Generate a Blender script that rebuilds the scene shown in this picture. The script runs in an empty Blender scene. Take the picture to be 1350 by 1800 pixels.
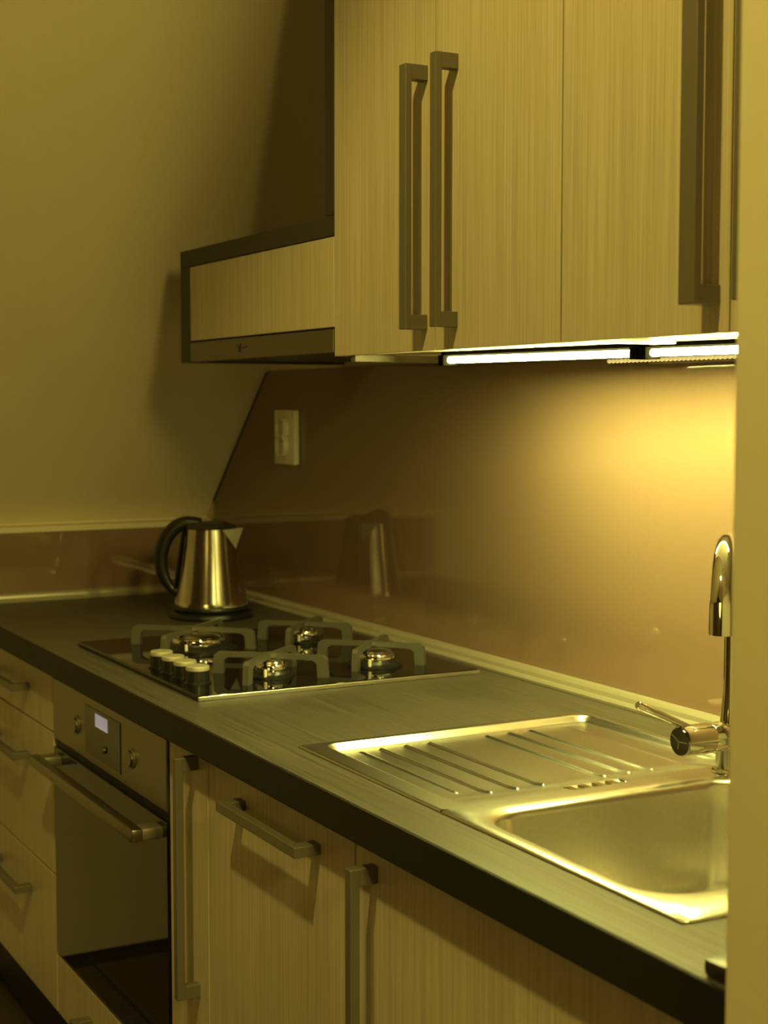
import bpy, bmesh, math, random
from math import pi, sin, cos, radians
from mathutils import Vector, Matrix

S = bpy.context.scene
COL = S.collection
random.seed(4)

# ------------------------------------------------------------------ camera
cam_d = bpy.data.cameras.new('camera')
cam = bpy.data.objects.new('camera', cam_d)
COL.objects.link(cam)
S.camera = cam
CAM = Vector((0.0, -1.373, 1.34))
yaw, pit = radians(28.5), math.atan(190 / 2677.0)
fw = Vector((-cos(yaw) * cos(pit), sin(yaw) * cos(pit), -sin(pit)))
rt = Vector((sin(yaw), cos(yaw), 0))
up = rt.cross(fw)
cam.matrix_world = Matrix(((rt.x, up.x, -fw.x, CAM.x), (rt.y, up.y, -fw.y, CAM.y), (rt.z, up.z, -fw.z, CAM.z), (0, 0, 0, 1)))
cam_d.sensor_fit = 'VERTICAL'
cam_d.sensor_height = 36.0
cam_d.lens = 2677 / 1800 * 36.0
cam_d.clip_start = 0.05
cam_d.dof.use_dof = True
cam_d.dof.focus_distance = 1.95
cam_d.dof.aperture_fstop = 7.0

# ------------------------------------------------------------------ world, lights, exposure
W = bpy.data.worlds.new('world')
S.world = W
W.use_nodes = True
W.node_tree.nodes['Background'].inputs[0].default_value = (1.0, 0.80, 0.20, 1)
W.node_tree.nodes['Background'].inputs[1].default_value = 0.006
S.view_settings.view_transform = 'Standard'
S.view_settings.look = 'None'
S.view_settings.gamma = 1.0
S.view_settings.use_curve_mapping = False
S.view_settings.exposure = 0.0
WARM = (1.0, 0.82, 0.165)

def lamp(name, loc, power, radius, color=WARM):
    l = bpy.data.lights.new(name, 'POINT')
    l.energy = power
    l.color = color
    l.shadow_soft_size = radius
    o = bpy.data.objects.new(name, l)
    o.location = loc
    COL.objects.link(o)
    return o

# a ceiling downlight over the kitchen floor and a wide shaded lamp in the hall
k = lamp('kitchen_ceiling_spot', (-1.10, -1.40, 2.88), 105, 0.04)
k.data.type = 'SPOT'
k.data.spot_size = radians(68)
k.data.spot_blend = 0.6
k.rotation_euler = Vector((-0.42, 0.94, -2.00)).to_track_quat('-Z', 'Y').to_euler()
k = lamp('hall_spot', (1.25, -1.04, 2.30), 178, 0.24)
k.data.type = 'SPOT'
k.data.spot_size = radians(88)
k.data.spot_blend = 0.5
k.rotation_euler = Vector((-1.0, 0.10, -0.20)).to_track_quat('-Z', 'Y').to_euler()
lamp('fill_lamp', (0.10, -2.60, 1.25), 20, 0.35, (1.0, 0.70, 0.12))  # unseen fill light, added to lift the shadowed slope
TUBE_POWER = 405.0

# ------------------------------------------------------------------ materials
def newmat(name):
    m = bpy.data.materials.new(name)
    m.use_nodes = True
    nt = m.node_tree
    return m, nt, nt.nodes['Principled BSDF']

def plain(name, col, rough=0.5, metal=0.0, coat=0.0, var=0.06, scale=30.0, bump=0.0, spec=0.5):
    m, nt, b = newmat(name)
    tc = nt.nodes.new('ShaderNodeTexCoord')
    nz = nt.nodes.new('ShaderNodeTexNoise')
    nz.inputs['Scale'].default_value = scale
    nz.inputs['Detail'].default_value = 4
    nt.links.new(tc.outputs['Object'], nz.inputs['Vector'])
    mx = nt.nodes.new('ShaderNodeMix')
    mx.data_type = 'RGBA'
    mx.inputs['A'].default_value = (*[c * (1 - var) for c in col], 1)
    mx.inputs['B'].default_value = (*[min(1, c * (1 + var)) for c in col], 1)
    nt.links.new(nz.outputs['Fac'], mx.inputs['Factor'])
    nt.links.new(mx.outputs['Result'], b.inputs['Base Color'])
    b.inputs['Roughness'].default_value = rough
    b.inputs['Metallic'].default_value = metal
    b.inputs['Coat Weight'].default_value = coat
    b.inputs['Specular IOR Level'].default_value = spec
    if bump:
        bp = nt.nodes.new('ShaderNodeBump')
        bp.inputs['Strength'].default_value = bump
        bp.inputs['Distance'].default_value = 0.002
        nt.links.new(nz.outputs['Fac'], bp.inputs['Height'])
        nt.links.new(bp.outputs['Normal'], b.inputs['Normal'])
    return m

def streaked(name, c1, c2, scale, rough, bump=0.15, contrast=(0.3, 0.7), metal=0.0, c3=None):
    """streaks stretched along the axis whose scale is small"""
    m, nt, b = newmat(name)
    tc = nt.nodes.new('ShaderNodeTexCoord')
    mp = nt.nodes.new('ShaderNodeMapping')
    mp.inputs['Scale'].default_value = scale
    nt.links.new(tc.outputs['Object'], mp.inputs['Vector'])
    nz = nt.nodes.new('ShaderNodeTexNoise')
    nz.inputs['Scale'].default_value = 1.0
    nz.inputs['Detail'].default_value = 5
    nz.inputs['Roughness'].default_value = 0.6
    nt.links.new(mp.outputs['Vector'], nz.inputs['Vector'])
    cr = nt.nodes.new('ShaderNodeValToRGB')
    cr.color_ramp.elements[0].position = contrast[0]
    cr.color_ramp.elements[0].color = (*c1, 1)
    cr.color_ramp.elements[1].position = contrast[1]
    cr.color_ramp.elements[1].color = (*c2, 1)
    nt.links.new(nz.outputs['Fac'], cr.inputs['Fac'])
    out = cr.outputs['Color']
    if c3:
        n2 = nt.nodes.new('ShaderNodeTexNoise')
        n2.inputs['Scale'].default_value = 0.12
        n2.inputs['Detail'].default_value = 2
        nt.links.new(mp.outputs['Vector'], n2.inputs['Vector'])
        mx = nt.nodes.new('ShaderNodeMix')
        mx.data_type = 'RGBA'
        mx.blend_type = 'MULTIPLY'
        mx.inputs['Factor'].default_value = 0.5
        r2 = nt.nodes.new('ShaderNodeValToRGB')
        r2.color_ramp.elements[0].position = 0.35
        r2.color_ramp.elements[0].color = (*c3, 1)
        r2.color_ramp.elements[1].position = 0.65
        r2.color_ramp.elements[1].color = (1, 1, 1, 1)
        nt.links.new(n2.outputs['Fac'], r2.inputs['Fac'])
        nt.links.new(out, mx.inputs['A'])
        nt.links.new(r2.outputs['Color'], mx.inputs['B'])
        out = mx.outputs['Result']
    nt.links.new(out, b.inputs['Base Color'])
    b.inputs['Roughness'].default_value = rough
    b.inputs['Metallic'].default_value = metal
    if bump:
        bp = nt.nodes.new('ShaderNodeBump')
        bp.inputs['Strength'].default_value = bump
        bp.inputs['Distance'].default_value = 0.001
        nt.links.new(nz.outputs['Fac'], bp.inputs['Height'])
        nt.links.new(bp.outputs['Normal'], b.inputs['Normal'])
    return m

def glow(name, col, strength):
    m, nt, b = newmat(name)
    b.inputs['Base Color'].default_value = (0.8, 0.8, 0.8, 1)
    b.inputs['Emission Color'].default_value = (*col, 1)
    b.inputs['Emission Strength'].default_value = strength
    return m

M = {}
M['wood'] = streaked('pale_streaked_wood', (0.40, 0.335, 0.25), (0.60, 0.52, 0.41), (260, 260, 3.0), 0.42, 0.08, (0.28, 0.72), c3=(0.86, 0.84, 0.80))
M['worktop'] = streaked('dark_striated_laminate', (0.038, 0.034, 0.029), (0.105, 0.093, 0.077), (4, 190, 190), 0.36, 0.25, (0.28, 0.72))
M['worktop'].node_tree.nodes['Principled BSDF'].inputs['Specular IOR Level'].default_value = 0.32
M['black_lam'] = plain('black_brown_laminate', (0.011, 0.0095, 0.008), 0.6, spec=0.3)
M['dark_lam'] = plain('dark_brown_laminate', (0.028, 0.022, 0.019), 0.5)
M['wall'] = plain('cream_paint', (0.76, 0.67, 0.52), 0.85, var=0.03, scale=60, bump=0.08)
M['wall_2'] = plain('dimmed_wall_paint', (0.54, 0.475, 0.36), 0.85, var=0.03, scale=60, bump=0.08)  # wall paint darkened to make up for the hall lamp's steep falloff
M['wall_3'] = plain('brown_paint', (0.095, 0.064, 0.040), 0.85, var=0.03, scale=60, bump=0.08)
M['floor'] = plain('dark_floor_tile', (0.05, 0.035, 0.025), 0.35, var=0.2, scale=12)
M['grout'] = plain('dark_grout', (0.02, 0.016, 0.012), 0.9)
M['brown_glass'] = plain('brown_lacquered_glass', (0.235, 0.155, 0.112), 0.04, var=0.02, scale=3)
M['steel'] = streaked('brushed_steel', (0.70, 0.68, 0.63), (0.79, 0.77, 0.72), (3, 220, 220), 0.26, 0.03, metal=1.0)
M['steel_v'] = streaked('kettle_brushed_steel', (0.56, 0.53, 0.48), (0.68, 0.65, 0.60), (160, 160, 2), 0.15, 0.02, metal=1.0)
M['steel_dark'] = plain('brushed_steel_front', (0.24, 0.21, 0.18), 0.36, metal=1.0)
M['nickel'] = plain('satin_nickel', (0.20, 0.178, 0.14), 0.46, metal=0.6, var=0.03)
M['chrome'] = plain('chrome', (0.82, 0.81, 0.78), 0.05, metal=1.0, var=0.01)
M['knob_top'] = plain('pale_satin_metal', (0.60, 0.56, 0.47), 0.42, metal=0.5)
M['batten'] = plain('light_brown_batten', (0.13, 0.105, 0.075), 0.6)
M['chrome_dark_reflection'] = plain('chrome_dark_reflection', (0.10, 0.09, 0.07), 0.12, metal=1.0, var=0.01)  # chrome with the dark room's reflection put into its colour
M['alu'] = plain('pale_aluminium_trim', (0.48, 0.44, 0.36), 0.34, metal=0.5, var=0.03)
M['black_glass'] = plain('black_glass', (0.006, 0.006, 0.006), 0.03, var=0.02)
M['black_plastic'] = plain('black_plastic', (0.012, 0.012, 0.012), 0.32)
M['iron'] = plain('grey_enamel_iron', (0.085, 0.08, 0.068), 0.38, var=0.1, scale=120)
M['white_plastic'] = plain('cream_plastic', (0.80, 0.74, 0.60), 0.35, var=0.02)
M['underside'] = plain('glossy_cabinet_underside', (0.42, 0.36, 0.27), 0.09, var=0.03)
M['seal'] = plain('black_seal', (0.012, 0.010, 0.008), 0.6)
M['matt_black'] = plain('matt_black_paint', (0.0015, 0.0014, 0.0013), 0.9, spec=0.0)
M['tube'] = glow('lit_tube', (1.0, 0.96, 0.23), TUBE_POWER)
M['bead'] = glow('lit_beads', (1.0, 0.76, 0.24), 0.55)
M['screen'] = glow('oven_screen', (0.30, 0.28, 0.35), 0.6)
M['kettle_lid'] = plain('dark_smoked_lid', (0.03, 0.025, 0.02), 0.25)

# ------------------------------------------------------------------ mesh helpers
ROOT = {}

def tag(o, label=None, cat=None, group=None, kind=None):
    if label: o['label'] = label
    if cat: o['category'] = cat
    if group: o['group'] = group
    if kind: o['kind'] = kind
    return o

def thing(name, label, cat, loc, group=None):
    e = bpy.data.objects.new(name, None)
    e.empty_display_size = 0.05
    e.location = loc
    COL.objects.link(e)
    ROOT[e] = Vector(loc)
    return tag(e, label, cat, group)

def obj(name, bm, mat, parent=None, smooth=None, label=None):
    me = bpy.data.meshes.new(name)
    bmesh.ops.recalc_face_normals(bm, faces=bm.faces[:])
    bm.to_mesh(me)
    bm.free()
    o = bpy.data.objects.new(name, me)
    COL.objects.link(o)
    me.materials.append(mat)
    if parent is not None:
        off = ROOT[parent]
        me.transform(Matrix.Translation(-off))
        o.parent = parent
        ROOT[o] = off
    else:
        ROOT[o] = Vector((0, 0, 0))
    if smooth is not None:
        for p in me.polygons:
            p.use_smooth = True
        me.set_sharp_from_angle(angle=radians(smooth))
    if label: o['label'] = label
    return o

def struct(name, bm, mat, parent=None, label=None, smooth=None):
    o = obj(name, bm, mat, parent, smooth)
    tag(o, label, kind='structure')
    return o

def box(bm, x0, x1, y0, y1, z0, z1, bev=0.0, seg=2):
    r = bmesh.ops.create_cube(bm, size=1.0)
    vs = r['verts']
    for v in vs:
        v.co = Vector(((x0 + x1) / 2 + v.co.x * abs(x1 - x0), (y0 + y1) / 2 + v.co.y * abs(y1 - y0), (z0 + z1) / 2 + v.co.z * abs(z1 - z0)))
    if bev:
        es = list({e for v in vs for e in v.link_edges})
        bmesh.ops.bevel(bm, geom=es, offset=bev, segments=seg, profile=0.5, affect='EDGES')
    return bm

def bx(*a, **k):
    return box(bmesh.new(), *a, **k)

def lathe(bm, prof, c, axis='Z', n=32):
    """prof: list of (r, h); axis Z up, or a Vector direction"""
    if axis == 'Z':
        ax = Vector((0, 0, 1))
    else:
        ax = Vector(axis).normalized()
    u = ax.orthogonal().normalized()
    w = ax.cross(u)
    c = Vector(c)
    rings = []
    for r, h in prof:
        if r < 1e-6:
            rings.append([bm.verts.new(c + ax * h)])
        else:
            rings.append([bm.verts.new(c + ax * h + (u * cos(2 * pi * i / n) + w * sin(2 * pi * i / n)) * r) for i in range(n)])
    for a, b in zip(rings, rings[1:]):
        if len(a) == 1 and len(b) == 1:
            continue
        for i in range(n):
            j = (i + 1) % n
            if len(a) == 1:
                bm.faces.new((a[0], b[i], b[j]))
            elif len(b) == 1:
                bm.faces.new((a[i], a[j], b[0]))
            else:
                bm.faces.new((a[i], a[j], b[j], b[i]))
    return bm

def tube(bm, pts, rad, n=14, cap=True):
    pts = [Vector(p) for p in pts]
    rs = rad if isinstance(rad, (list, tuple)) else [rad] * len(pts)
    rings = []
    ref = None
    for i, p in enumerate(pts):
        d = (pts[min(i + 1, len(pts) - 1)] - pts[max(i - 1, 0)]).normalized()
        if ref is None:
            ref = d.orthogonal().normalized()
        ref = (ref - d * ref.dot(d)).normalized()
        w = d.cross(ref)
        r = rs[i]
        ry, rw = r if isinstance(r, tuple) else (r, r)
        rings.append([bm.verts.new(p + ref * cos(2 * pi * k / n) * ry + w * sin(2 * pi * k / n) * rw) for k in range(n)])
    for a, b in zip(rings, rings[1:]):
        for k in range(n):
            bm.faces.new((a[k], a[(k + 1) % n], b[(k + 1) % n], b[k]))
    if cap:
        bm.faces.new(rings[0][::-1])
        bm.faces.new(rings[-1])
    return bm

def prism(bm, poly, d0, d1, fn):
    """extrude a 2-D polygon; fn(u, v, d) -> 3-D point"""
    a = [bm.verts.new(fn(u, v, d0)) for u, v in poly]
    b = [bm.verts.new(fn(u, v, d1)) for u, v in poly]
    n = len(poly)
    bm.faces.new(a[::-1])
    bm.faces.new(b)
    for i in range(n):
        j = (i + 1) % n
        bm.faces.new((a[i], a[j], b[j], b[i]))
    return bm

# ------------------------------------------------------------------ setting
FZ = 0.05            # floor level
WT = 0.90            # worktop level
XE = -3.42           # end wall under the slope
SLX, SLZ, SLK = -3.064, 1.412, 0.962     # sloped ceiling: z = SLZ + SLK * (x - SLX)
CZ = 3.05            # flat ceiling
def slope_z(x): return SLZ + SLK * (x - SLX)
def slope_x(z): return SLX + (z - SLZ) / SLK

struct('wall_back', bx(-3.7, 2.2, 0.0, 0.12, FZ, CZ + 0.1), M['wall'])
struct('wall_left', bx(XE - 0.12, XE, -3.4, 0.0, FZ, slope_z(XE)), M['wall'])
bm = bmesh.new()
xt = slope_x(CZ)
prism(bm, [(XE - 0.2, slope_z(XE - 0.2)), (xt, CZ), (2.2, CZ), (2.2, CZ + 0.1), (xt - 0.06, CZ + 0.1), (XE - 0.2, slope_z(XE - 0.2) + 0.16)], -3.4, 0.0, lambda u, v, d: Vector((u, d, v)))
struct('ceiling', bm, M['wall'], label='cream sloped attic ceiling running down to the far end wall')
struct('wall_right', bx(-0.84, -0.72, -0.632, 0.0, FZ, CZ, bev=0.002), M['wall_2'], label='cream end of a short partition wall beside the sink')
struct('wall_front', bx(-3.7, 2.2, -3.52, -3.4, FZ, CZ + 0.1), M['wall_3'])
struct('wall_far_right', bx(2.2, 2.32, -3.52, 0.12, FZ, CZ + 0.1), M['wall_3'])
fl = struct('floor', bx(-3.7, 2.2, -3.4, 0.0, FZ - 0.08, FZ - 0.004), M['grout'])
ft = bx(-0.164, 0.164, -0.164, 0.164, -0.004, 0.0, bev=0.0012, seg=1)
proto = None
for i in range(9):
    for j in range(8):
        cx, cy = -3.17 + i * 0.333, -0.36 - j * 0.333
        if proto is None:
            for v in ft.verts: v.co += Vector((cx, cy, FZ))
            proto = obj('tile', ft, M['floor'], fl)
            p0 = Vector((cx, cy, 0))
        else:
            t = proto.copy()
            t.parent = fl
            t.location = Vector((cx, cy, 0)) - p0
            COL.objects.link(t)

# ------------------------------------------------------------------ splashbacks and trims
GB = slope_x(WT + 0.0)
bm = bmesh.new()
g = 0.016
poly = [(-3.3655, WT + 0.004), (-0.846, WT + 0.004), (-0.846, 1.412), (slope_x(1.412) + g, 1.412), (-3.3655, slope_z(-3.3655) - g)]
prism(bm, poly, -0.006, -0.0005, lambda u, v, d: Vector((u, d, v)))
o = obj('splashback', bm, M['brown_glass'])
tag(o, 'glossy brown glass splashback on the long wall behind hob and sink', 'splashback')
bm = bmesh.new()
za, zb = slope_z(-3.366), 1.412
prism(bm, [(-3.366, za - 0.013), (-3.366, za - 0.008), (slope_x(zb) + 0.006, zb - 0.004), (slope_x(zb) + 0.011, zb - 0.004)], -0.0068, -0.0005, lambda u, v, d: Vector((u, d, v)))
tag(obj('sealing_strip', bm, M['seal']), 'thin black sealing strip along the slanted edge of the splashback', 'strip')

o = obj('splashback', bx(-3.372, -3.366, -0.612, -0.0065, WT + 0.004, 1.052), M['brown_glass'])
tag(o, 'low glossy brown glass upstand below the sloped ceiling at the far end', 'splashback')
struct('trim_1', bx(-3.4195, -3.360, -0.614, -0.011, 1.0525, 1.066, bev=0.002), M['wall'], label='cream ledge strip on top of the low brown upstand')

def seal_profile(fn, d0, d1):
    b = bmesh.new()
    prism(b, [(0.0, 0), (0.025, 0), (0.0255, 0.004), (0.0215, 0.0085), (0.0185, 0.0085), (0.0165, 0.0045), (0.0135, 0.0045), (0.0115, 0.013), (0.008, 0.0178), (0.004, 0.0195), (0.0, 0.0195)], d0, d1, fn)
    return b
struct('trim_2', seal_profile(lambda u, v, d: Vector((d, -0.0065 - u, WT + 0.0005 + v)), -3.335, -0.846), M['alu'], label='pale sealing profile along the back of the worktop', smooth=20)
struct('trim_3', seal_profile(lambda u, v, d: Vector((-3.3655 + u, d, WT + 0.0005 + v)), -0.613, -0.036), M['alu'], label='pale sealing profile at the foot of the far end upstand', smooth=20)

# ------------------------------------------------------------------ worktop (with a cut-out under the sink bowl)
WF = -0.616
t = thing('worktop', 'long dark striated kitchen worktop with a black front edge', 'worktop', (-2.1, -0.3, 0.858))
bm = bmesh.new()
xs = [-3.364, -1.742, -0.992, -0.843]
ys = [WF + 0.003, -0.542, -0.107, -0.0066]
for i in range(3):
    for j in range(3):
        if (i, j) == (1, 1):
            continue
        box(bm, xs[i], xs[i + 1], ys[j], ys[j + 1], 0.858, WT)
bmesh.ops.remove_doubles(bm, verts=bm.verts[:], dist=1e-5)
obj('worktop_surface', bm, M['worktop'], t)
obj('front_edge', bx(-3.364, -0.843, WF, WF + 0.0028, 0.8575, WT - 0.0005, bev=0.001), M['black_lam'], t, label='black front edge band')

# ------------------------------------------------------------------ handles
def handle(parent, x, z, length, vertical, yd, w=0.014, th=0.012, out=0.035, pl=0.020, mat='nickel'):
    h = bmesh.new()
    L = length / 2
    yb = yd - out
    if vertical:
        box(h, x - w / 2, x + w / 2, yb, yb + th, z - L, z + L, 0.0012)
        for s in (-1, 1):
            zc = z + s * (L - pl / 2)
            box(h, x - w / 2 + 0.0005, x + w / 2 - 0.0005, yb + th - 0.001, yd, zc - pl / 2, zc + pl / 2, 0.0008)
    else:
        box(h, x - L, x + L, yb, yb + th, z - w / 2, z + w / 2, 0.0012)
        for s in (-1, 1):
            xc = x + s * (L - pl / 2)
            box(h, xc - pl / 2, xc + pl / 2, yb + th - 0.001, yd, z - w / 2 + 0.0005, z + w / 2 - 0.0005, 0.0008)
    return obj('handle', h, M[mat], parent)

# ------------------------------------------------------------------ base units
YF = -0.59           # face of the base fronts
FB, FT = 0.212, 0.851
G = 0.0015
def carcass(parent, x0, x1, z0=FB, z1=0.8572, yf=YF + 0.019, yb=-0.02):
    th = 0.016
    b = bmesh.new()
    box(b, x0 + 0.0005, x0 + th, yf, yb, z0, z1)
    box(b, x1 - th, x1 - 0.0005, yf, yb, z0, z1)
    box(b, x0 + th, x1 - th, yf, yb, z0, z0 + th)
    box(b, x0 + th, x1 - th, yb - 0.008, yb, z0 + th, z1)
    return obj('carcass', b, M['wood'], parent)
def front(name, parent, x0, x1, z0, z1, yf=YF):
    return obj(name, bx(x0 + G, x1 - G, yf, yf + 0.018, z0 + G, z1 - G, bev=0.001), M['wood'], parent)

# three-drawer unit, far left
t = thing('drawer_cabinet', 'pale wooden cabinet of three drawers left of the oven', 'cabinet', (-3.01, YF, FB))
carcass(t, -3.312, -2.712)
for z0, z1, hz in ((0.738, FT, 0.797), (0.472, 0.738, 0.664), (FB, 0.472, 0.402)):
    d = front('drawer', t, -3.312, -2.712, z0, z1)
    handle(d, -2.995, hz, 0.245, False, YF)
tag(obj('filler_panel', bx(-3.363, -3.314, YF, YF + 0.018, FB, FT, bev=0.001), M['wood']), 'narrow pale wooden filler panel between the drawers and the far end wall', 'panel')

# oven with the low drawer beneath
OX0, OX1 = -2.710, -2.112
t = thing('drawer_cabinet', 'low pale wooden drawer unit beneath the oven', 'cabinet', (-2.41, YF, FB))
b = bmesh.new()
box(b, OX0 + 0.001, OX0 + 0.016, YF + 0.019, -0.02, FB, 0.326)
box(b, OX1 - 0.016, OX1 - 0.001, YF + 0.019, -0.02, FB, 0.326)
box(b, OX0 + 0.016, OX1 - 0.016, YF + 0.019, -0.02, FB, FB + 0.012)
box(b, OX0 + 0.016, OX1 - 0.016, YF + 0.019, -0.02, 0.314, 0.326)
obj('carcass', b, M['wood'], t)
d = front('drawer', t, OX0, OX1, FB, 0.325)
handle(d, -2.400, 0.268, 0.245, False, YF)

t = thing('oven', 'built-in steel oven with a dark glass door and bar handle', 'oven', (-2.41, YF, 0.328))
obj('oven_body', bx(OX0 + 0.006, OX1 - 0.006, YF + 0.022, -0.06, 0.328, 0.838, bev=0.002), M['black_plastic'], t)
cp = obj('control_panel', bx(OX0 + 0.004, OX1 - 0.004, YF - 0.002, YF + 0.021, 0.732, 0.842, bev=0.002), M['steel_dark'], t, label='brushed steel control panel')
dp = obj('display', bx(-2.512, -2.326, YF - 0.0032, YF - 0.0018, 0.744, 0.828, bev=0.0005), M['black_glass'], cp, label='dark glass display window')
obj('screen', bx(-2.452, -2.388, YF - 0.0040, YF - 0.0031, 0.800, 0.822), M['screen'], cp, label='small lit blue grey clock screen')
obj('button', lathe(bmesh.new(), [(0, 0.004), (0.005, 0.004), (0.006, 0.0)], (-2.405, YF - 0.0031, 0.768), (0, -1, 0), 16), M['black_plastic'], cp, smooth=30)
for kx in (-2.560, -2.272):
    k = obj('knob', lathe(bmesh.new(), [(0, 0.0065), (0.0110, 0.0065), (0.0125, 0.0055), (0.0130, 0.0), (0, 0)], (kx, YF - 0.002, 0.782), (0, -1, 0), 28), M['steel_dark'], cp, smooth=30)
    obj('knob_ring', lathe(bmesh.new(), [(0.0130, 0.0), (0.0160, 0.0), (0.0160, 0.002), (0.0142, 0.003), (0.0130, 0.002)], (kx, YF - 0.002, 0.782), (0, -1, 0), 28), M['nickel'], cp, smooth=30)
dr = obj('oven_door', bx(OX0 + 0.004, OX1 - 0.004, YF - 0.002, YF + 0.021, 0.330, 0.716, bev=0.002), M['black_glass'], t, label='dark glass oven door')
h = bmesh.new()
box(h, -2.690, -2.132, YF - 0.052, YF - 0.034, 0.688, 0.708, 0.003)
obj('handle', h, M['steel_dark'], dr, smooth=30)
for xc in (-2.672, -2.150):
    obj('handle_mount', bx(xc - 0.016, xc + 0.016, YF - 0.035, YF - 0.001, 0.689, 0.707, bev=0.003), M['nickel'], dr, smooth=30)
obj('door_trim', bx(OX0 + 0.006, OX1 - 0.006, YF + 0.004, YF + 0.021, 0.7165, 0.7315), M['seal'], t, label='black vent slot above the door')

# pull-out, dishwasher front, sink cabinet
t = thing('pull_out_cabinet', 'narrow pale wooden pull-out cabinet right of the oven', 'cabinet', (-2.03, YF, FB))
carcass(t, -2.110, -1.957)
d = front('door', t, -2.110, -1.957, FB, FT)
handle(d, -1.998, 0.668, 0.350, True, YF, w=0.013)
t = thing('base_cabinet', 'pale wooden base cabinet front with one horizontal bar handle', 'cabinet', (-1.73, YF, FB))
carcass(t, -1.956, -1.511)
d = front('door', t, -1.956, -1.511, FB, FT)
handle(d, -1.722, 0.811, 0.245, False, YF)
t = thing('sink_cabinet', 'pale wooden cabinet under the sink with an upright bar handle', 'cabinet', (-1.21, YF, FB))
carcass(t, -1.510, -0.908, z1=0.735)
d = front('door', t, -1.510, -0.908, FB, FT)
handle(d, -1.462, 0.655, 0.350, True, YF)
tag(obj('end_panel', bx(-0.906, -0.858, WF + 0.0005, -0.02, FZ, 0.8572, bev=0.001), M['black_lam']), 'black end panel under the worktop beside the partition wall', 'panel')
tag(obj('plinth', bx(-3.41, -0.907, -0.535, -0.515, FZ, FB), M['black_lam']), 'dark recessed plinth board under the base cabinets', 'plinth')

# ------------------------------------------------------------------ gas hob
t = thing('gas_hob', 'black glass gas hob with four burners set in the worktop', 'hob', (-2.388, -0.305, WT + 0.0004))
HX0, HX1, HY0, HY1, HZ = -2.685, -2.091, -0.551, -0.061, 0.908
obj('glass_plate', bx(HX0, HX1, HY0, HY1, WT + 0.0008, HZ, bev=0.0025), M['black_glass'], t, label='black glass plate')
b = bmesh.new()
box(b, HX1 - 0.001, HX1 + 0.0022, HY0, HY1, WT + 0.0006, HZ - 0.001, 0.0008)
obj('edge_trim', b, M['steel'], t, label='thin steel edge strip')

def burner(x, y, r):
    k = r / 0.025
    bs = obj('burner', lathe(bmesh.new(), [(r * 1.5, 0), (r * 1.5, 0.003), (r * 1.25, 0.006), (r * 1.15, 0.010), (0, 0.010)], (x, y, HZ), 'Z', 32), M['black_plastic'], t, smooth=30)
    obj('crown', lathe(bmesh.new(), [(r * 1.04, 0.010), (r * 1.06, 0.0125), (r * 1.02, 0.0195), (r * .98, 0.021), (r * 0.6, 0.0215), (0, 0.0215)], (x, y, HZ), 'Z', 36), M['chrome'], bs, smooth=35)
    bm2 = lathe(bmesh.new(), [(r * 0.90, 0.0213), (r * 0.93, 0.0225), (r * 0.84, 0.0255), (r * 0.5, 0.0275), (0, 0.028)], (x, y, HZ), 'Z', 36)
    obj('cap', bm2, M['steel_v'], bs, smooth=35)
    # ignition pin beside the burner
    obj('spark_pin', lathe(bmesh.new(), [(0.0028, 0), (0.0028, 0.012), (0, 0.013)], (x + r * 1.32 * 0.75, y - r * 1.32 * 0.66, HZ + 0.003), 'Z', 8), M['white_plastic'], bs, smooth=30)

def grate(x, y, hx, hy):
    b = bmesh.new()
    for sx in (-1, 1):
        for sy in (-1, 1):
            d = Vector((sx * hx, sy * hy, 0))
            L = d.length
            d.normalize()
            s = Vector((-d.y, d.x, 0))
            poly = [(0.0, 0.036), (L - 0.003, 0.035), (L + 0.004, 0.030), (L + 0.0065, 0.0), (L - 0.011, 0.0), (L - 0.0125, 0.022), (L - 0.020, 0.027), (0.0, 0.028)]
            prism(b, poly, -0.0048, 0.0048, lambda u, v, q, d=d, s=s: Vector((x, y, HZ)) + d * u + s * q + Vector((0, 0, v)))
    lathe(b, [(0.0, 0.027), (0.010, 0.027), (0.013, 0.030), (0.013, 0.034), (0.010, 0.0365), (0, 0.0365)], (x, y, HZ), 'Z', 20)
    bmesh.ops.bevel(b, geom=[e for e in b.edges if e.is_manifold and e.calc_face_angle(0) > 0.9 and e.calc_length() > 0.012], offset=0.0012, segments=1, affect='EDGES')
    obj('pan_support', b, M['iron'], t, smooth=25)

for x, y, r in ((-2.510, -0.385, 0.046), (-2.195, -0.385, 0.0245), (-2.205, -0.192, 0.030), (-2.495, -0.185, 0.024)):
    burner(x, y, r)
for x, y, hx, hy in ((-2.535, -0.385, 0.075, 0.082), (-2.203, -0.383, 0.060, 0.067), (-2.232, -0.186, 0.063, 0.062), (-2.495, -0.183, 0.060, 0.060)):
    grate(x, y, hx, hy)
for kx in (-2.354, -2.301, -2.248, -2.194):
    k = obj('knob', lathe(bmesh.new(), [(0.0215, 0.0), (0.0215, 0.002), (0.0185, 0.003), (0.0180, 0.021), (0, 0.021)], (kx, -0.511, HZ), 'Z', 30), M['black_plastic'], t, smooth=30)
    obj('knob_cap', lathe(bmesh.new(), [(0.0183, 0.0205), (0.0188, 0.022), (0.0183, 0.0265), (0.0172, 0.0275), (0, 0.028)], (kx, -0.511, HZ), 'Z', 30), M['knob_top'], k, smooth=30, label='pale metal knob top')

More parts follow.
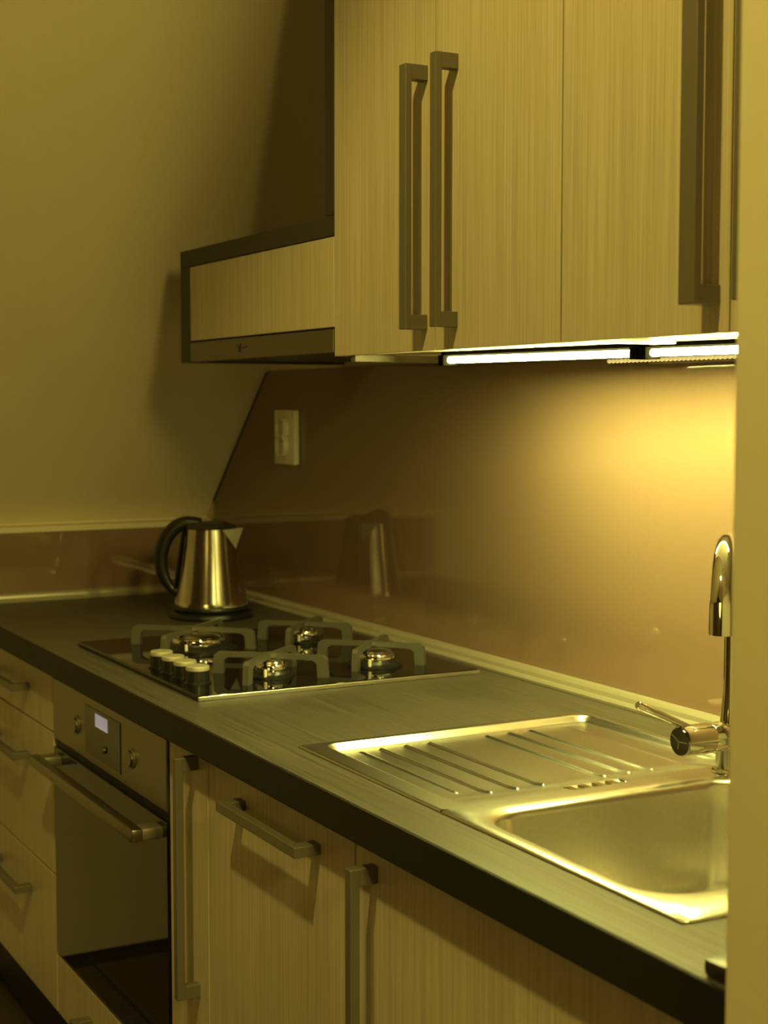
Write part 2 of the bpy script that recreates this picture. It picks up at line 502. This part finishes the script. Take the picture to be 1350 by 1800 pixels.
# ------------------------------------------------------------------ kettle
KX, KY = -2.93, -0.19
tag(obj('kettle_stand', lathe(bmesh.new(), [(0, 0.0), (0.086, 0.0), (0.088, 0.004), (0.086, 0.010), (0.078, 0.0145), (0, 0.0145)], (KX, KY, WT + 0.0004), 'Z', 40), M['black_plastic'], smooth=35), 'round black power stand beneath the steel kettle', 'kettle stand')
t = thing('kettle', 'brushed steel kettle with a black handle left of the hob', 'kettle', (KX, KY, WT + 0.0155))
kz = WT + 0.0155
prof = [(0.0, 0.0), (0.070, 0.0), (0.0755, 0.003), (0.0765, 0.008)]
for i in range(1, 15):
    f = i / 14
    prof.append((0.0765 - 0.0245 * f - 0.004 * sin(pi * f) * 0.4, 0.008 + 0.160 * f))
obj('body', lathe(bmesh.new(), prof + [(0.050, 0.1695), (0.046, 0.168), (0.0, 0.168)], (KX, KY, kz), 'Z', 56), M['steel_v'], t, smooth=40)
obj('base_ring', lathe(bmesh.new(), [(0.0768, 0.001), (0.0785, 0.003), (0.0785, 0.008), (0.0772, 0.0105)], (KX, KY, kz), 'Z', 56), M['black_plastic'], t, smooth=40)
obj('lid', lathe(bmesh.new(), [(0.0515, 0.1685), (0.053, 0.171), (0.050, 0.1755), (0.036, 0.1805), (0.016, 0.183), (0, 0.1835)], (KX, KY, kz), 'Z', 40), M['kettle_lid'], t, smooth=35)
sd = Vector((0.374, 0.927, 0)).normalized()
def rotz(v, a): return Vector((v.x * cos(a) - v.y * sin(a), v.x * sin(a) + v.y * cos(a), v.z))
# beak spout
b = bmesh.new()
c0 = Vector((KX, KY, kz))
sv = rotz(sd, radians(-27))
nseg = 8
tops, lows = [], []
for i in range(nseg + 1):
    u = -1 + 2 * i / nseg
    a = u * radians(36)
    k = 1 - abs(u)
    dirv = rotz(sv, a)
    tops.append(b.verts.new(c0 + dirv * (0.0515 + 0.023 * k) + Vector((0, 0, 0.1675 + 0.004 * k))))
    lows.append(b.verts.new(c0 + dirv * (0.0525 + 0.005 * (1 - k) * 0) + Vector((0, 0, 0.167 - 0.052 * k))))
for i in range(nseg):
    if i == 0:
        b.faces.new((tops[0], tops[1], lows[1]))
    elif i == nseg - 1:
        b.faces.new((tops[i], tops[i + 1], lows[i]))
    else:
        b.faces.new((tops[i], tops[i + 1], lows[i + 1], lows[i]))
b.faces.new(tops[::-1])
bmesh.ops.delete(b, geom=[v for v in b.verts if not v.link_faces], context='VERTS')
obj('spout', b, M['knob_top'], t, smooth=20)
hd = rotz(-sd, radians(-8))
path, rad = [], []
ctl = [(0.020, 0.178), (0.048, 0.180), (0.070, 0.172), (0.091, 0.150), (0.103, 0.118), (0.104, 0.088), (0.096, 0.062), (0.084, 0.044), (0.071, 0.034)]
def catmull(P, n=5):
    out = []
    for i in range(len(P) - 1):
        p0, p1, p2, p3 = P[max(i - 1, 0)], P[i], P[i + 1], P[min(i + 2, len(P) - 1)]
        for k in range(n):
            s = k / n
            out.append(tuple(0.5 * (2 * b_ + (c_ - a_) * s + (2 * a_ - 5 * b_ + 4 * c_ - d_) * s * s + (-a_ + 3 * b_ - 3 * c_ + d_) * s ** 3) for a_, b_, c_, d_ in zip(p0, p1, p2, p3)))
    out.append(P[-1])
    return out
cc = catmull(ctl)
for i, (r, z) in enumerate(cc):
    path.append(c0 + hd * r + Vector((0, 0, z)))
    f = i / (len(cc) - 1)
    rr = 0.0105 + 0.0042 * sin(pi * min(1, f * 1.15)) - 0.002 * f
    rad.append((rr, rr * 1.15))
obj('handle', tube(bmesh.new(), path, rad, 14), M['black_plastic'], t, smooth=50)
b = bmesh.new()
tube(b, [c0 + hd * (0.0765 - 0.0245 * f + 0.002) + Vector((0, 0, 0.008 + 0.16 * f)) for f in (0.12, 0.3, 0.5, 0.7, 0.9, 1.0)], [(0.004, 0.010)] * 6, 10)
obj('handle_spine', b, M['black_plastic'], t, smooth=50)

# ------------------------------------------------------------------ sink
SX0, SX1, SY0, SY1 = -1.749, -0.986, -0.549, -0.100
t = thing('sink', 'stainless steel inset sink with ribbed drainer and one bowl', 'sink', (-1.37, -0.325, WT + 0.0005))
SZ = 0.9028
SPLIT = -1.392
GR = [-0.449, -0.413, -0.377, -0.288, -0.252, -0.217]
def sstep(a, b, x):
    f = max(0.0, min(1.0, (x - a) / (b - a)))
    return f * f * (3 - 2 * f)
def rr_sdf(x, y, x0, x1, y0, y1, r):
    qx = abs(x - (x0 + x1) / 2) - ((x1 - x0) / 2 - r)
    qy = abs(y - (y0 + y1) / 2) - ((y1 - y0) / 2 - r)
    return math.hypot(max(qx, 0), max(qy, 0)) + min(max(qx, qy), 0) - r
def drain_h(x, y):
    h = 0.0
    # outer lip rolls down to the worktop
    e = min(x - SX0, y - SY0, SY1 - y)
    h -= 0.0018 * (1 - sstep(0, 0.003, e))
    # recessed drainer tray
    d = rr_sdf(x, y, -1.737, -1.300, -0.520, -0.108, 0.02)
    lip = 1 - max(0.0, min(1.0, (d + 0.010) / 0.0095))
    lip = 0.5 * lip + 0.5 * lip * lip * (3 - 2 * lip)
    fade = 1 - sstep(-1.47, -1.40, x)
    h -= 0.0085 * lip * fade
    for gy in GR + [-0.478, -0.158]:
        x1 = -1.442 if gy in GR else -1.470 if gy < -0.4 else -1.398
        d = rr_sdf(x, y, -1.712, x1, gy - 0.0036, gy + 0.0036, 0.0035)
        h += (0.0029 if gy in GR else 0.0014) * (1 - sstep(-0.0035, 0.0004, d))
    d = rr_sdf(x, y, -1.418, -1.394, -0.378, -0.288, 0.011)
    h -= 0.003 * (1 - sstep(-0.008, 0.0, d))
    return h
b = bmesh.new()
nx, ny = 190, 240
vx = [SX0 + 0.030 * i / 50 for i in range(50)] + [SX0 + 0.030 + (SPLIT - SX0 - 0.030) * i / (nx - 50) for i in range(nx - 49)]
vy = [SY0 + (SY1 - SY0) * j / ny for j in range(ny + 1)]
grid = [[b.verts.new((x, y, SZ + drain_h(x, y))) for y in vy] for x in vx]
for i in range(nx):
    for j in range(ny):
        b.faces.new((grid[i][j], grid[i + 1][j], grid[i + 1][j + 1], grid[i][j + 1]))
for v in (grid[0], [g_[0] for g_ in grid], [g_[-1] for g_ in grid]):
    pr_ = [b.verts.new((q.co.x, q.co.y, WT + 0.0006)) for q in v]
    for i in range(len(v) - 1):
        b.faces.new((v[i], v[i + 1], pr_[i + 1], pr_[i]))
obj('drainer', b, M['steel'], t, smooth=50)

# bowl surround + bowl, lofted between a rectangle and rounded rectangles
BX0, BX1, BY0, BY1 = -1.358, -1.052, -0.519, -0.166
def rrect(x0, x1, y0, y1, r, n=96):
    cx, cy = (x0 + x1) / 2, (y0 + y1) / 2
    out = []
    for i in range(n):
        a = 2 * pi * (i + 0.5) / n
        dx, dy = cos(a), sin(a)
        lo, hi = 0.0, 2.0
        for _ in range(40):
            m_ = (lo + hi) / 2
            if rr_sdf(cx + dx * m_, cy + dy * m_, x0, x1, y0, y1, r) < 0: lo = m_
            else: hi = m_
        out.append((cx + dx * lo, cy + dy * lo))
    return out
N = 160
def ring(bm, x0, x1, y0, y1, r, z):
    return [bm.verts.new((x, y, z)) for x, y in rrect(x0, x1, y0, y1, r, N)]
def link(bm, a, c):
    for i in range(len(a)):
        j = (i + 1) % len(a)
        bm.faces.new((a[i], a[j], c[j], c[i]))
b = bmesh.new()
R0 = ring(b, SPLIT, SX1, SY0, SY1, 0.0012, WT + 0.0006)
R1 = ring(b, SPLIT, SX1, SY0, SY1, 0.0012, SZ - 0.0012)
R2 = ring(b, SPLIT + 0.0001, SX1 - 0.0014, SY0 + 0.0014, SY1 - 0.0014, 0.0012, SZ)
R3 = ring(b, BX0 - 0.016, BX1 + 0.016, BY0 - 0.016, BY1 + 0.016, 0.062, SZ)
link(b, R0, R1); link(b, R1, R2); link(b, R2, R3)
prev = R3
for i in range(1, 7):
    a = i / 6 * pi / 2
    c = 0.016 * (1 - sin(a))
    q = ring(b, BX0 - c, BX1 + c, BY0 - c, BY1 + c, 0.046 + c, SZ - 0.011 * (1 - cos(a)))
    link(b, prev, q)
    prev = q
obj('deck', b, M['steel'], t, smooth=50)
b = bmesh.new()
prev = ring(b, BX0, BX1, BY0, BY1, 0.046, SZ - 0.011)
D = 0.150
for i in range(1, 9):
    f = i / 8
    ins = 0.010 * f
    q = ring(b, BX0 + ins, BX1 - ins, BY0 + ins, BY1 - ins, 0.050, SZ - 0.011 - (D - 0.045) * f)
    link(b, prev, q)
    prev = q
for i in range(1, 9):
    a = i / 8 * pi / 2
    ins = 0.010 + 0.034 * (1 - cos(a))
    q = ring(b, BX0 + ins, BX1 - ins, BY0 + ins, BY1 - ins, 0.050 + 0.01 * i / 8, SZ - D + 0.034 - 0.034 * sin(a))
    link(b, prev, q)
    prev = q
cb = b.verts.new(((BX0 + BX1) / 2, (BY0 + BY1) / 2, SZ - D - 0.004))
for i in range(N):
    b.faces.new((prev[i], prev[(i + 1) % N], cb))
bo = obj('bowl', b, M['steel'], t, smooth=60)
obj('drain', lathe(bmesh.new(), [(0.040, 0.0005), (0.041, 0.002), (0.036, 0.003), (0.030, 0.001), (0.0, 0.0008)], ((BX0 + BX1) / 2, (BY0 + BY1) / 2, SZ - D - 0.003), 'Z', 32), M['chrome'], bo, smooth=35)
ov = bmesh.new()
for k in range(5):
    y = -0.372 + k * 0.0195
    box(ov, -1.413, -1.399, y, y + 0.010, SZ - 0.0028, SZ - 0.0006, 0.0007)
obj('overflow_grid', ov, M['chrome'], t)

# ------------------------------------------------------------------ tap
TX, TY = -1.379, -0.156
t = thing('kitchen_tap', 'chrome mixer tap behind the sink bowl with a thin side lever', 'tap', (TX, TY, SZ))
obj('base', lathe(bmesh.new(), [(0, 0), (0.020, 0), (0.0205, 0.002), (0.019, 0.004), (0.0155, 0.005), (0.0155, 0.034), (0, 0.034)], (TX, TY, SZ + 0.0003), 'Z', 32), M['chrome'], t, smooth=35)
TZ = 0.946
obj('body', lathe(bmesh.new(), [(0, 0.0), (0.0165, 0.0), (0.0172, 0.001), (0.0172, 0.012), (0.0180, 0.014), (0.0180, 0.017), (0.0172, 0.019), (0.0168, 0.072), (0.015, 0.076), (0, 0.077)], (TX, -0.186, TZ), (0, 1, 0), 40), M['chrome'], t, smooth=35)
lv = obj('lever', lathe(bmesh.new(), [(0, 0.001), (0.0166, 0.001), (0.0182, 0.0018), (0.0185, 0.004), (0.0182, 0.042), (0.0176, 0.0445), (0, 0.0445)], (TX, -0.2315, TZ), (0, 1, 0), 40), M['chrome'], t, smooth=35)
obj('lever_rod', tube(bmesh.new(), [(TX, -0.214, TZ + 0.0135), (TX, -0.240, TZ + 0.0255), (TX, -0.262, TZ + 0.0355), (TX, -0.292, TZ + 0.0490), (TX, -0.2935, TZ + 0.0497)], [0.0042, 0.0044, 0.0048, 0.0052, 0.0040], 12), M['chrome'], lv, smooth=40)
obj('lever_cap', lathe(bmesh.new(), [(0, -0.0006), (0.0160, -0.0006), (0.0166, 0.0012)], (TX, -0.2315, TZ), (0, 1, 0), 40), M['chrome_dark_reflection'], lv, smooth=35, label='chrome end cap with a dark reflection painted in')
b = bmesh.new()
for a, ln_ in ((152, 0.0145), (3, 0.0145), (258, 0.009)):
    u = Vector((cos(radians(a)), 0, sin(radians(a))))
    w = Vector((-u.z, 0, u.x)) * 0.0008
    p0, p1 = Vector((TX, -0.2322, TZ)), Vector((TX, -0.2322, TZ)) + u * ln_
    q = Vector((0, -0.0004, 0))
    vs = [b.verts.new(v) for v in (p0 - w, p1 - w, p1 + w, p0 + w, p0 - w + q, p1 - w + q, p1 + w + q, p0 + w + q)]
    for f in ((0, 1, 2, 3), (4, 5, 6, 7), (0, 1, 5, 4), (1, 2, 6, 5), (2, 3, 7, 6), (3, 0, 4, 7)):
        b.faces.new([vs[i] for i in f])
obj('cap_reflection', b, M['nickel'], lv)  # the Y-shaped reflection on the cap, modelled as thin bars
dv = Vector((0.714, -0.700, 0)).normalized()
R = 0.0893
path = [(TX, TY, TZ + 0.012), (TX, TY, TZ + 0.03), (TX, TY, 1.00), (TX, TY, 1.05), (TX, TY, 1.095)]
cen = Vector((TX, TY, 1.097)) + dv * R
for i in range(0, 17):
    a = pi - pi * i / 16
    p = cen + dv * (R * cos(a)) + Vector((0, 0, R * sin(a)))
    path.append(tuple(p))
obj('riser', tube(bmesh.new(), path, [0.0115, 0.010, 0.0078, 0.0076, 0.0076] + [0.0076 + 0.0056 * sstep(3, 12, i) for i in range(17)], 16), M['chrome'], t, smooth=40)
tip = cen + dv * R
obj('spray_head', lathe(bmesh.new(), [(0.0132, 0.034), (0.0137, 0.030), (0.0139, 0.012), (0.0140, 0.0), (0.0140, -0.002), (0.0118, -0.0025), (0.011, 0.001), (0, 0.001)], (tip.x, tip.y, 1.095), 'Z', 28), M['chrome'], t, smooth=30)

# dark flat object peeping out beside the partition wall
tag(obj('small_box', bx(-0.891, -0.846, -0.609, -0.470, WT + 0.0004, WT + 0.014, bev=0.003), M['black_plastic'], smooth=30), 'small dark flat box half hidden by the partition wall edge', 'box')

# ------------------------------------------------------------------ wall units
YU = -0.33
UB, UT = 1.412, 2.27
def wall_unit(name, x0, x1, label, doors, side=False):
    t = thing(name, label, 'cabinet', ((x0 + x1) / 2, YU, UB), 'tall pale wall cabinets')
    b = bmesh.new()
    yf = YU + 0.0195
    th = 0.016
    box(b, x0, x0 + th, yf, -0.008, UB + 0.001, UT)
    box(b, x1 - th, x1, yf, -0.008, UB + 0.001, UT)
    box(b, x0 + th, x1 - th, yf, -0.008, UT - th, UT)
    box(b, x0 + th, x1 - th, -0.014, -0.008, UB + 0.02, UT - th)
    obj('carcass', b, M['wood'], t)
    obj('bottom_panel', bx(x0 + th, x1 - th, yf, -0.0145, UB + 0.0039, UB + 0.019), M['underside'], t, label='glossy underside of the cabinet')
    for dx0, dx1, hx, hw in doors:
        d = obj('door', bx(dx0 + G * 0.8, dx1 - G * 0.8, YU, YU + 0.018, UB, UT, bev=0.0008), M['wood'], t)
        handle(d, hx, 1.6165, 0.352, True, YU, w=hw, th=0.010)
    return t
u1 = wall_unit('wall_cabinet', -2.078, -1.486, 'tall two-door pale wooden wall cabinet next to the cooker hood', [(-2.079, -1.778, -1.806, 0.018), (-1.778, -1.486, -1.7255, 0.015)])
u2 = wall_unit('wall_cabinet', -1.485, -0.893, 'tall two-door pale wooden wall cabinet above the sink by the partition wall', [(-1.485, -1.1915, -1.2175, 0.025), (-1.1915, -0.893, -1.141, 0.018)])
for o in (u1, u2):
    if 'group' in o: del o['group']
# dark board up the left side of the first cabinet
SB = 1.625
tag(obj('side_board', bx(-2.1075, -2.0795, YU - 0.001, -0.008, SB, 2.27, bev=0.001), M['dark_lam']), 'dark upright board along the left side of the tall wall cabinet', 'board')

# hood cabinet: dark top and side boards, pale flap
t = thing('hood_cabinet', 'low pale wooden hood cabinet framed by dark boards', 'cabinet', (-2.39, YU, 1.417))
obj('top_board', bx(-2.722, -2.0795, YU - 0.001, -0.008, 1.594, 1.6245, bev=0.001), M['dark_lam'], t, label='dark top board')
obj('side_board', bx(-2.722, -2.676, YU - 0.001, -0.008, 1.417, 1.5935, bev=0.001), M['dark_lam'], t, label='dark left side board')
obj('flap', bx(-2.6745, -2.0810, YU, YU + 0.018, 1.4565, 1.5925, bev=0.001), M['wood'], t, label='pale wooden front flap')
t = thing('cooker_hood', 'slim brown steel telescopic cooker hood under the hood cabinet', 'cooker hood', (-2.38, YU, 1.418))
obj('hood_body', bx(-2.672, -2.085, YU + 0.021, -0.012, 1.424, 1.585, bev=0.002), M['steel_dark'], t)
obj('front_strip', bx(-2.6745, -2.0815, YU - 0.001, YU + 0.020, 1.418, 1.4535, bev=0.0015), M['steel_dark'], t, label='brown steel front strip')
obj('filter', bx(-2.655, -2.10, YU + 0.035, -0.03, 1.4205, 1.4238, bev=0.001), M['black_plastic'], t, label='dark filter on the underside')
b = bmesh.new()
mk = [(-2.452, 1.4425, -2.438, 1.4305), (-2.446, 1.4300, -2.436, 1.4425), (-2.434, 1.436, -2.412, 1.4375)]
for xa, z1_, xb, z2_ in mk:
    dx, dz = xb - xa, z2_ - z1_
    L = math.hypot(dx, dz)
    nx_, nz_ = -dz / L * 0.0012, dx / L * 0.0012
    prism(b, [(xa - nx_, z1_ - nz_), (xb - nx_, z2_ - nz_), (xb + nx_, z2_ + nz_), (xa + nx_, z1_ + nz_)], YU - 0.0018, YU - 0.0009, lambda u, v, d: Vector((u, d, v)))
obj('emblem', b, M['black_plastic'], t, label='small dark scribbled mark')

# ------------------------------------------------------------------ lamps under the wall cabinets
LA = Vector((-1.911, -0.227, 1.4036))
LB = Vector((-1.383, -0.152, 1.4036))
ld = (LB - LA).normalized()
ln = Vector((-ld.y, ld.x, 0))          # points to the wall
def LP(s, off=0.0, dz=0.0):
    return LA + ld * s + ln * off + Vector((0, 0, dz))
def lbox(bm, s0, s1, o0, o1, z0, z1):
    vs = box(bm, 0, 1, 0, 1, 0, 1)
    for v in bm.verts[-8:]:
        p = LP(s0 + (s1 - s0) * v.co.x, o0 + (o1 - o0) * v.co.y)
        v.co = Vector((p.x, p.y, z0 + (z1 - z0) * v.co.z))
    return bm
def cabinet_lamp(label, s0, s1):
    c = LP((s0 + s1) / 2)
    t = thing('cabinet_lamp', label, 'lamp', (c.x, c.y, UB))
    obj('housing', lbox(bmesh.new(), s0 - 0.012, s1 + 0.012, -0.006, 0.0178, 1.4106, UB + 0.0038), M['matt_black'], t)
    obj('reflector', lbox(bmesh.new(), s0 - 0.012, s1 + 0.012, 0.0155, 0.0178, 1.3982, 1.4107), M['matt_black'], t)
    b = lathe(bmesh.new(), [(0, 0.0), (0.004, 0.0), (0.0048, 0.001), (0.0048, s1 - s0 - 0.001), (0.004, s1 - s0), (0, s1 - s0)], LP(s0), ld, 16)
    obj('light_tube', b, M['tube'], t, smooth=40, label='lit white tube')
    for a, c_ in ((s0 - 0.012, s0 - 0.0003), (s1 + 0.0003, s1 + 0.012)):
        obj('tube_holder', lbox(bmesh.new(), a, c_, -0.0115, 0.0154, 1.3958, 1.4105), M['matt_black'], t)
cabinet_lamp('left lit tube lamp under the tall wall cabinets', 0.0, 0.372)
cabinet_lamp('right lit tube lamp under the wall cabinets, running behind the partition wall', 0.400, 0.640)
t = thing('light_strip', 'thin beaded light strip under the wall cabinets close to the splashback', 'light strip', (-1.60, -0.045, 1.40))
obj('rail', bx(-1.774, -1.300, -0.049, -0.041, 1.4035, UB + 0.0038), M['matt_black'], t)
b = bmesh.new()
for i in range(52):
    lathe(b, [(0, -0.0036), (0.0026, -0.0024), (0.0034, 0), (0.0026, 0.0024), (0, 0.0036)], (-1.770 + i * 0.0091, -0.045, 1.4008), (1, 0, 0), 8)
o = obj('beads', b, M['bead'], t, smooth=60, label='row of small glowing beads')
o['kind'] = 'stuff'
tag(obj('batten', bx(-2.030, -2.016, YU + 0.003, -0.175, 1.4025, UB + 0.0005, bev=0.0008), M['batten']), 'thin brown batten under the wall cabinet beside the hood', 'batten')

# ------------------------------------------------------------------ double socket
t = thing('wall_socket', 'cream double wall socket on the brown splashback above the kettle', 'socket', (-2.935, -0.006, 1.2115))
obj('plate', bx(-2.986, -2.886, -0.020, -0.0062, 1.2115, 1.3275, bev=0.004, seg=3), M['white_plastic'], t, smooth=40)
for z in (1.2895, 1.2505):
    o = obj('socket_cup', lathe(bmesh.new(), [(0.0235, 0.0), (0.0235, 0.008), (0.022, 0.0105), (0.0195, 0.0105), (0.0190, 0.008), (0.0188, -0.004), (0, -0.004)], (-2.936, -0.020, z), (0, -1, 0), 32), M['white_plastic'], t, smooth=35)
    pin = bmesh.new()
    lathe(pin, [(0.0024, 0), (0.0024, 0.008), (0, 0.0095)], (-2.936, -0.0161, z + 0.011), (0, -1, 0), 10)
    obj('earth_pin', pin, M['nickel'], o, smooth=35)
